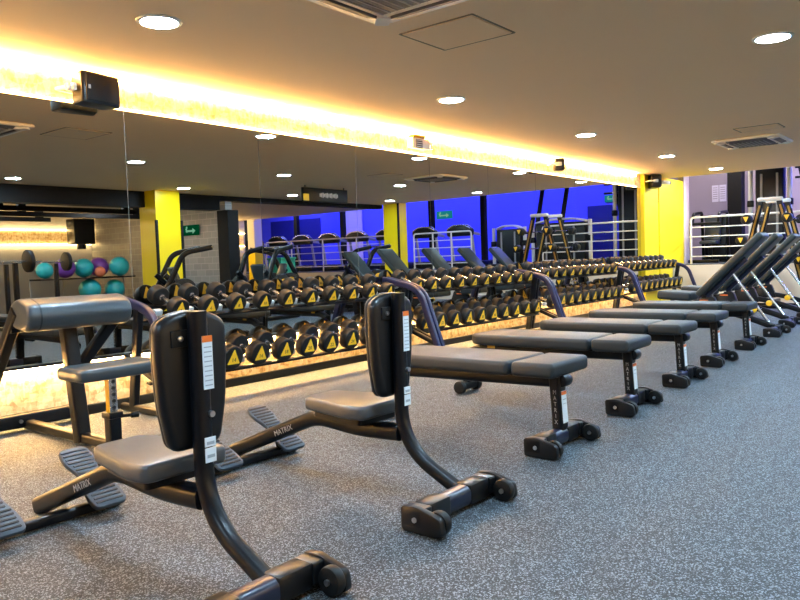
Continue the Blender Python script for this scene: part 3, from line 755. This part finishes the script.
# steps
t = thing('platform_steps', 'beige steps up to the platform, reflected between two railings', 'steps', (0, 1.45, 0))
for k in range(4):
    b = MB(); b.box((XP - .15 - .28 * (3 - k), 0, .106 * (k + 1) - .0), (.28, 2.0, .2125 * (k + 1) if False else .212 * (k + 1))); b.build('step', M['beige'], t)

# poster
t = thing('notice_board', 'pair of pale notices on the lilac wall', 'notice', (21.64, 5.86, 2.74))
for dy, w in ((.10, .17), (-.10, .18)):
    b = MB(); b.box((0, dy, 0), (.02, w, .46)); sh = b.build('sheet', M['paper'], t, smooth=0)
    b = MB()
    for k in range(6): b.box((-.012, dy, .16 - k * .06), (.006, w * .7, .018))
    b.build('printed_lines', M['lilac'], sh, smooth=0)

# ------------------------------------------------------------------ barbell A-frame rack
t = thing('barbell_rack', 'black A-frame barbell rack with yellow stripes in front of the railing', 'barbell rack', (16.1, 3.32, 0))
AX = (-.36, .36)
for xx in AX:
    for s in (-1, 1):
        b = MB(); b.sweep([(xx, s * .68, .02), (xx, s * .16, 2.10)], .06, .10, round_=.2); lg = b.build('leg', M['frame'], t)
        b = MB(); b.sweep([(xx - .033, s * .60, .35), (xx - .033, s * .18, 2.02)], .008, .035, round_=.2); b.build('stripe', M['amber'], lg)
    b = MB(); b.box((xx, 0, 2.13), (.10, .46, .08), bev=.03, seg=3); b.build('top_cap', M['white'], t)
    b = MB(); b.sweep([(xx, -.72, .03), (xx, .72, .03)], .07, .06); b.build('foot', M['frame'], t)
b = MB(); b.sweep([(AX[0], 0, .12), (AX[1], 0, .12)], .07, .07, side=(0, 1, 0)); b.build('tie_bar', M['frame'], t)
bar0 = None; k = 0
for s in (-1, 1):
    for lv in range(4):
        z = .55 + lv * .4; y = 3.32 + s * (.68 - (z / 2.1) * .52 + .11)
        lab = 'fixed barbell, %s from the floor, on the %s side of the A-frame rack' % (ORD[lv], 'bench' if s < 0 else 'mirror')
        if bar0 is None:
            bar0 = thing('barbell', lab, 'barbell', (16.1, y, z), group='fixed barbells on the A-frame')
            b = MB(); b.cyl((-.55, 0, 0), (.55, 0, 0), .016, 12); b.build('bar', M['chrome'], bar0)
            for q in (-1, 1):
                b = MB(); b.cyl((q * .55, 0, 0), (q * .72, 0, 0), .095, 24, bev=.02); hd = b.build('weight', M['rubber'], bar0)
                b = MB(); b.prism(rpoly([(-.05, .05), (.05, .05), (0, -.055)], .012), q * .72 if q > 0 else -.724, .724 if q > 0 else -.72, 'yz'); b.build('badge', M['badge'], hd)
        else:
            dup(bar0, (16.1, y, z), 0, lab)
# support pegs belong to the rack
b = MB()
for s in (-1, 1):
    for lv in range(4):
        z = .55 + lv * .4; y = s * (.68 - (z / 2.1) * .52)
        for xx in AX: b.box((xx, y + s * .07, z - .035), (.04, .15, .03)); b.box((xx, y + s * .14, z), (.04, .02, .08))
b.build('peg', M['frame'], t)

# ------------------------------------------------------------------ machines on the platform
def tower(loc, label, h=2.2, w=1.1, rz=0):
    t = thing('cable_machine', label, 'cable machine', loc, rz, group='weight stack machines')
    b = MB(); b.box((0, 0, h / 2), (.30, w, h), bev=.04, seg=3); sh = b.build('shroud', M['plastic'], t)
    b = MB()
    for k in (-1, 1): b.box((-.155, k * w * .28, h / 2), (.012, .05, h * .86))
    b.build('trim_strip', M['grey'], sh)
    for k in (-1, 1):
        b = MB(); b.cyl((-.08, k * (w / 2 + .12), 0), (-.08, k * (w / 2 + .12), h + .05), .05, 14); b.build('column', M['white'], t)
        b = MB(); b.box((-.08, k * (w / 2 + .12), h * .62), (.14, .14, .16), bev=.02); b.build('pulley_carriage', M['frame'], t)
    b = MB(); b.box((-.2, 0, .05), (.9, w + .3, .1), bev=.02); b.build('base', M['frame'], t)
    b = MB(); b.sweep(fillet([(-.05, -w / 2, h + .02), (-.05, -w / 4, h + .10), (-.05, w / 4, h + .10), (-.05, w / 2, h + .02)], .2), .2, .05, side=(1, 0, 0)); b.build('top_cover', M['white'], t)
    return t
tower((19.5, 4.10, ZP + .02), 'tall black weight machine with white posts at the right edge of the photo', 2.25, .62)
tower((18.9, 2.35, ZP + .02), 'low black weight machine with white top, reflected next to the yellow wall panel', 1.2, 1.5)
tower((18.9, -1.2 + 1.9, ZP + .02), 'low black weight machine reflected behind the platform steps', 1.1, .8)

def leg_machine(loc, label, rz=0, name='leg_machine'):
    t = thing(name, label, 'exercise machine', loc, rz, group='seated exercise machines')
    b = MB(); b.sweep([(-.5, 0, .04), (.6, 0, .04)], .09, .08, side=(0, 1, 0)); b.sweep([(-.5, -.35, .04), (-.5, .35, .04)], .08, .08); b.sweep([(.6, -.35, .04), (.6, .35, .04)], .08, .08); b.build('base', M['frame'], t)
    b = MB(); b.sweep([(.1, 0, .05), (.05, 0, .45)], .08, .08, side=(0, 1, 0)); b.build('seat_post', M['frame'], t)
    b = MB(); b.box((.02, 0, .5), (.42, .40, .09), bev=.03); b.build('seat', M['vinyl_slate'], t)
    b = MB(); b.box((.30, 0, .85), (.09, .38, .62), rot=(R(12), 'Y'), bev=.03); b.build('backrest', M['vinyl_slate'], t)
    b = MB(); b.sweep(fillet([(.55, .30, .05), (.42, .30, 1.25), (-.25, .30, 1.20), (-.35, .30, .95)], .12), .07, .07, side=(0, 1, 0)); b.sweep(fillet([(.55, -.30, .05), (.42, -.30, 1.25), (-.25, -.30, 1.20), (-.35, -.30, .95)], .12), .07, .07, side=(0, 1, 0)); b.build('arm', M['frame'], t)
    b = MB(); b.box((.60, 0, .62), (.22, .52, 1.1), bev=.03); b.build('weight_housing', M['plastic'], t)
    b = MB(); b.cyl((-.35, -.36, .95), (-.35, .36, .95), .035, 14); b.build('handle', M['rubber'], t)
    return t
lm0 = leg_machine((18.9, 5.35, ZP + .02), 'dark seated machine behind the railing, beside the lilac wall')

# treadmills on platform
def treadmill(loc, label):
    t = thing('treadmill', label, 'treadmill', loc, 0, group='cardio machines behind the railing')
    b = MB(); b.box((.3, 0, .105), (1.7, .78, .21), bev=.04); dk = b.build('deck', M['plastic'], t)
    b = MB(); b.box((.35, 0, .215), (1.45, .50, .01)); b.build('belt', M['rubber'], dk)
    for s in (-1, 1):
        b = MB(); b.sweep(fillet([(-.35, s * .38, .15), (-.52, s * .38, 1.05), (-.1, s * .38, 1.0)], .1), .06, .08, side=(0, 1, 0)); b.build('upright', M['grey'], t)
    b = MB(); b.prism(rpoly([(-.44, .95), (.44, .95), (.46, 1.15), (.25, 1.30), (-.25, 1.30), (-.46, 1.15)], .06), -.62, -.48, 'yz', bev=.03); cs = b.build('console', M['plastic'], t)
    b = MB(); b.sweep(fillet([(-.63, -.42, 1.16), (-.63, -.2, 1.28), (-.63, .2, 1.28), (-.63, .42, 1.16)], .12), .05, .04, side=(1, 0, 0)); b.build('silver_band', M['chrome'], cs)
    return t
tm0 = None
for i, y in enumerate((-.6, -1.9, -3.4, -4.7, -6.0, -7.3, -8.6, -9.9)):
    lab = 'treadmill with a dark console behind the railing, %s from the steps in the mirror' % ORD[i]
    if tm0 is None: tm0 = treadmill((18.75, y, ZP + .02), lab)
    else: dup(tm0, (18.75, y, ZP + .02), 0, lab)

# steel posts with screens on the platform, seen in the mirror
for i, (y, w) in enumerate(((-9.7, 1.5), (-7.2, 1.6), (-3.09, .5), (-1.02, .5))):
    t = thing('screen_post', 'black post in front of the blue wall, %s from the left in the mirror' % ORD[i], 'post', (20.2, y, ZP), group='black posts on the platform')
    b = MB(); b.box((0, 0, 1.7), (.16, .16, 3.4)); b.build('post', M['black_paint'], t)
    b = MB()
    if i < 2: b.box((-.16, .1, 2.45), (.10, w * .8, .46), bev=.02); b.build('screen', M['plastic'], t)
    else: b.box((0, 0, 2.95), (.2, 1.5, .10)); b.build('top_plate', M['black_paint'], t)

# exit signs
def exit_sign(loc, rz, label, m='exit', s=1.0):
    t = thing('exit_sign', label, 'exit sign', loc, rz, group='exit signs')
    b = MB(); b.box((0, 0, 0), (.03, .62 * s, .26 * s)); pl = b.build('panel', M[m], t, smooth=0)
    b = MB(); b.box((-.018, -.06 * s, -.02 * s), (.008, .28 * s, .045 * s)); b.prism([(.08 * s, -.09 * s), (.19 * s, -.02 * s), (.08 * s, .05 * s)], -.022, -.014, 'yz'); b.cyl((-.014, -.16 * s, .07 * s), (-.022, -.16 * s, .07 * s), .03 * s, 12); b.box((-.018, -.17 * s, 0), (.008, .05 * s, .11 * s), rot=(R(25), 'X')); b.build('pictogram', M['exit_mark'], pl, smooth=0)
exit_sign((11.22, -4.05, 2.10), 0, 'green exit sign on the grey tiled wall, reflected right of the yellow pillar')
exit_sign((20.05, -2.45, 2.62), 0, 'small exit sign hanging in front of the blue wall', 'exit_cyan', 1.0)
exit_sign((21.63, 2.70, 2.84), 0, 'cyan exit sign above the dark blue door', 'exit_cyan', .8)

# hanging sign seen in the mirror
t = thing('hanging_sign', 'dark hanging sign board with pale lettering, seen in the mirror', 'sign', (11.12, .3, 2.64))
b = MB(); b.box((.5, 0, 0), (1.36, .08, .30), bev=.01); bd = b.build('board', M['rubber'], t)
b = MB()
for xx in (-.1, 1.1): b.cyl((xx, 0, .13), (xx, 0, .20), .012, 8)
b.build('hanger', M['rubber'], t)
b = MB()
for k in range(13): b.box((.30 + k * .045, .046, 0), (.022, .01, .07 + .02 * ((k * 7) % 3)))
b.build('lettering', M['print'], bd)
b = MB(); b.box((-.12, .043, -.06), (.16, .012, .14)); b.build('yellow_mark', M['yellow'], bd)

# loudspeaker in second zone
t = thing('loudspeaker', 'black loudspeaker hanging by the far wall, reflected at left', 'speaker', (10.75, -8.62, 2.28))
b = MB(); b.box((0, 0, 0), (.62, .45, .72), bev=.03); b.build('cabinet', M['plastic'], t)
b = MB(); b.cyl((.0, 0, -.36), (0, 0, -.5), .12, 16); b.build('bracket', M['frame'], t)

# ball rack in the second zone
t = thing('ball_rack', 'black shelf with exercise balls near the far wall, reflected at left', 'ball rack', (9.5, -6.2, -.0))
for z in (.98, .40):
    b = MB(); b.box((0, 0, z), (2.5, .56, .04)); b.build('shelf', M['frame'], t)
for xx in (-1.22, -.4, .4, 1.22):
    b = MB(); b.box((xx, -.29, .48), (.05, .03, .96)); b.build('upright', M['grey'], t)
    b = MB(); b.box((xx, 0, .02), (.05, .56, .04)); b.build('foot', M['grey'], t)
balls = [(-1.0, 1.00, .20, 'teal', 'small teal exercise ball on the upper shelf, left end', 0), (-.50, 1.00, .25, 'purple', 'purple exercise ball on the upper shelf, left of centre', 0), (-.0, 1.00, .24, 'teal', 'teal exercise ball on the upper shelf, in the middle', -.03),
 (.30, 1.00, .13, 'coral', 'small coral ball on the upper shelf', .22), (.50, 1.00, .25, 'purple', 'purple exercise ball on the upper shelf, right of centre', -.2), (.86, 1.00, .25, 'teal', 'teal exercise ball on the upper shelf, right end', .17),
 (.12, .42, .27, 'teal', 'teal exercise ball on the lower shelf', 0), (.80, .42, .25, 'teal', 'teal exercise ball on the lower shelf, right end', 0)]
for x, z, r, m, lab, dy in balls:
    b = MB(); b.sphere((0, 0, 0), r, 28); tag(b.build('exercise_ball', M[m], loc=(9.5 + x, -6.2 + dy, z + r), smooth=80), lab, 'ball', 'exercise balls')

# plate-loaded machines and stations in the opposite row (seen in the mirror)
def plate_machine(loc, label, rz=0):
    t = thing('plate_machine', label, 'plate machine', loc, rz, group='plate loaded machines of the opposite row')
    b = MB(); b.sweep([(-.6, -.4, .05), (.8, -.4, .05)], .09, .09, side=(0, 1, 0)); b.sweep([(-.6, .4, .05), (.8, .4, .05)], .09, .09, side=(0, 1, 0)); b.sweep([(.3, -.4, .05), (.3, .4, .05)], .09, .09); b.build('base', M['frame'], t)
    for s in (-1, 1):
        b = MB(); b.sweep(fillet([(.8, s * .4, .06), (.1, s * .4, 1.45), (-.45, s * .4, 1.55)], .15), .08, .10, side=(0, 1, 0)); b.build('arm', M['frame'], t)
        b = MB(); b.sweep([(-.55, s * .36, .06), (.45, s * .36, 1.05)], .08, .10, side=(0, 1, 0)); b.build('brace', M['frame'], t)
        b = MB(); b.cyl((.15, s * .5, .75), (.15, s * .62, .75), .225, 32, bev=.02); pl = b.build('weight_plate', M['rubber'], t)
        b = MB(); b.lathe((.15, s * .622, .75), (0, s, 0), [(0, .12), (.004, .12)], 24); b.build('yellow_ring', M['badge'], pl)
    b = MB(); b.box((-.25, 0, .48), (.46, .40, .09), bev=.03); b.build('seat', M['vinyl_slate'], t)
    b = MB(); b.box((.12, 0, .86), (.09, .36, .70), rot=(R(20), 'Y'), bev=.03); b.build('backrest', M['vinyl_slate'], t)
    b = MB(); b.cyl((-.45, -.45, 1.55), (-.45, .45, 1.55), .02, 12); b.build('handle', M['chrome'], t)
    return t
pm0 = plate_machine((8.5, -.55, 0), 'black plate loaded machine reflected between the pillar and the exit sign', R(200))
for x, y, rz, lab in ((10.5, -.5, R(170), 'black plate loaded machine reflected in front of the black column'), (11.9, -1.75, R(20), 'black plate loaded machine reflected below the dark blue panel'), (14.3, -.9, R(190), 'black plate loaded machine reflected left of the second yellow pillar')):
    dup(pm0, (x, y, 0), rz, lab)

def press_bench(loc, label, rz=0):
    t = thing('bench_press', label, 'bench press', loc, rz, group='bench press stations')
    for s in (-1, 1):
        b = MB(); b.sweep([(s * .5, 0, .0), (s * .5, 0, 1.35)], .08, .10); b.build('upright', M['frame'], t)
        b = MB(); b.sweep([(s * .5, -.5, .04), (s * .5, .5, .04)], .08, .08); b.build('foot', M['frame'], t)
    b = MB(); b.sweep([(-.5, 0, .3), (.5, 0, .3)], .08, .08, side=(0, 1, 0)); b.build('crossbar', M['frame'], t)
    b = MB(); b.box((0, .70, .45), (.32, 1.3, .09), bev=.03); b.build('pad', M['vinyl'], t)
    b = MB(); b.sweep([(0, 0, .36), (0, 1.25, .36)], .08, .07); b.sweep([(0, 1.2, .02), (0, 1.2, .36)], .08, .08); b.build('spine', M['frame'], t)
    return t
pb0 = press_bench((5.3, -1.6, 0), 'bench press station with a loaded bar, reflected at the left edge', 0)
dup(pb0, (7.0, -3.6, 0), 0, 'bench press station beyond the beam, reflected left of the yellow pillar')
br0 = None
for x, y, lab in ((5.3, -1.66, 'long barbell resting on the left bench press station'), (7.0, -3.66, 'long barbell resting on the bench press station beyond the beam')):
    if br0 is None:
        br0 = thing('long_barbell', lab, 'barbell', (x, y, 1.38), group='barbells on bench press stations')
        b = MB(); b.cyl((-1.0, 0, 0), (1.0, 0, 0), .016, 12); b.build('bar', M['chrome'], br0)
        for s in (-1, 1):
            b = MB(); b.cyl((s * .72, 0, 0), (s * .80, 0, 0), .20, 28, bev=.015); b.build('weight_plate', M['rubber'], br0)
    else: dup(br0, (x, y, 1.38), 0, lab)
t = thing('storage_crate', 'green plastic crate reflected beside the white and yellow pillar', 'crate', (12.9, -2.6, 0))
b = MB(); b.box((0, 0, .75), (.5, .5, 1.1), bev=.02); b.build('body', M['green'], t)
b = MB(); b.box((0, 0, 1.315), (.54, .54, .05), bev=.01); b.build('lid', M['green'], t)
b = MB(); b.box((0, 0, .1), (.44, .44, .2)); b.build('base', M['frame'], t)

# pull-up station on the platform (right part of the mirror)
t = thing('pull_up_station', 'black pull-up station with slanted straps, reflected next to the yellow wall panel', 'pull-up station', (20.7, 3.42, ZP + .02))
for s in (-1, 1):
    b = MB(); b.sweep([(0, s * .06, 1.35), (0, s * .26, 2.45)], .10, .14); b.build('slanted_arm', M['frame'], t)
b = MB(); b.sweep([(0, 0, 0), (0, 0, 1.35)], .14, .14); b.build('post', M['frame'], t)
for z in (2.05, 2.3):
    b = MB(); b.cyl((-.1, -.55, z), (-.1, .35, z), .03, 12); b.build('grip_bar', M['frame'], t)
b = MB(); b.box((0, 0, .04), (.9, .8, .08), bev=.01); b.build('base', M['frame'], t)
# slanted bars near the centre of the platform
for i, (y, lab) in enumerate(((1.35, 'left slanted black cable tower reflected against the blue wall'), (.55, 'right slanted black cable tower reflected against the blue wall'))):
    t = thing('cable_tower', lab, 'cable tower', (20.0, y + .62, ZP), group='slanted cable towers')
    b = MB(); b.sweep([(0, -.25, 0), (0, -.2, 1.1), (0, .16, 3.0)], .10, .12); b.build('arm', M['frame'], t)
    b = MB(); b.box((0, -.25, .04), (.6, .5, .08)); b.build('base', M['frame'], t)

# ------------------------------------------------------------------ camera and world
f = 733.0
vx = Vector((588, -60, f)); vy = Vector((-915, -11, f))
X = vx.normalized(); Y = (vy - X * vy.dot(X)).normalized(); Z = X.cross(Y)
cam = bpy.data.cameras.new('camera'); cam.sensor_width = 36; cam.lens = f / 800 * 36; cam.clip_end = 200
co = bpy.data.objects.new('camera', cam); C.objects.link(co)
right = Vector((X.x, Y.x, Z.x)); down = Vector((X.y, Y.y, Z.y)); fwd = Vector((X.z, Y.z, Z.z))
m = Matrix((right, -down, -fwd)).transposed().to_4x4(); m.translation = (0, 0, 1.2); co.matrix_world = m
sc = bpy.context.scene; sc.camera = co
w = bpy.data.worlds.new('world'); w.use_nodes = True; sc.world = w
w.node_tree.nodes['Background'].inputs['Color'].default_value = (.75, .78, .85, 1); w.node_tree.nodes['Background'].inputs['Strength'].default_value = .05
vs = sc.view_settings; sc.display_settings.display_device = 'sRGB'
vs.view_transform = 'Standard'; vs.look = 'None'; vs.gamma = 1; vs.use_curve_mapping = False; vs.exposure = 0.42
sc.cycles.use_denoising = True
sc.cycles.max_bounces = 10; sc.cycles.glossy_bounces = 6; sc.cycles.diffuse_bounces = 5
sc.cycles.sample_clamp_indirect = 6
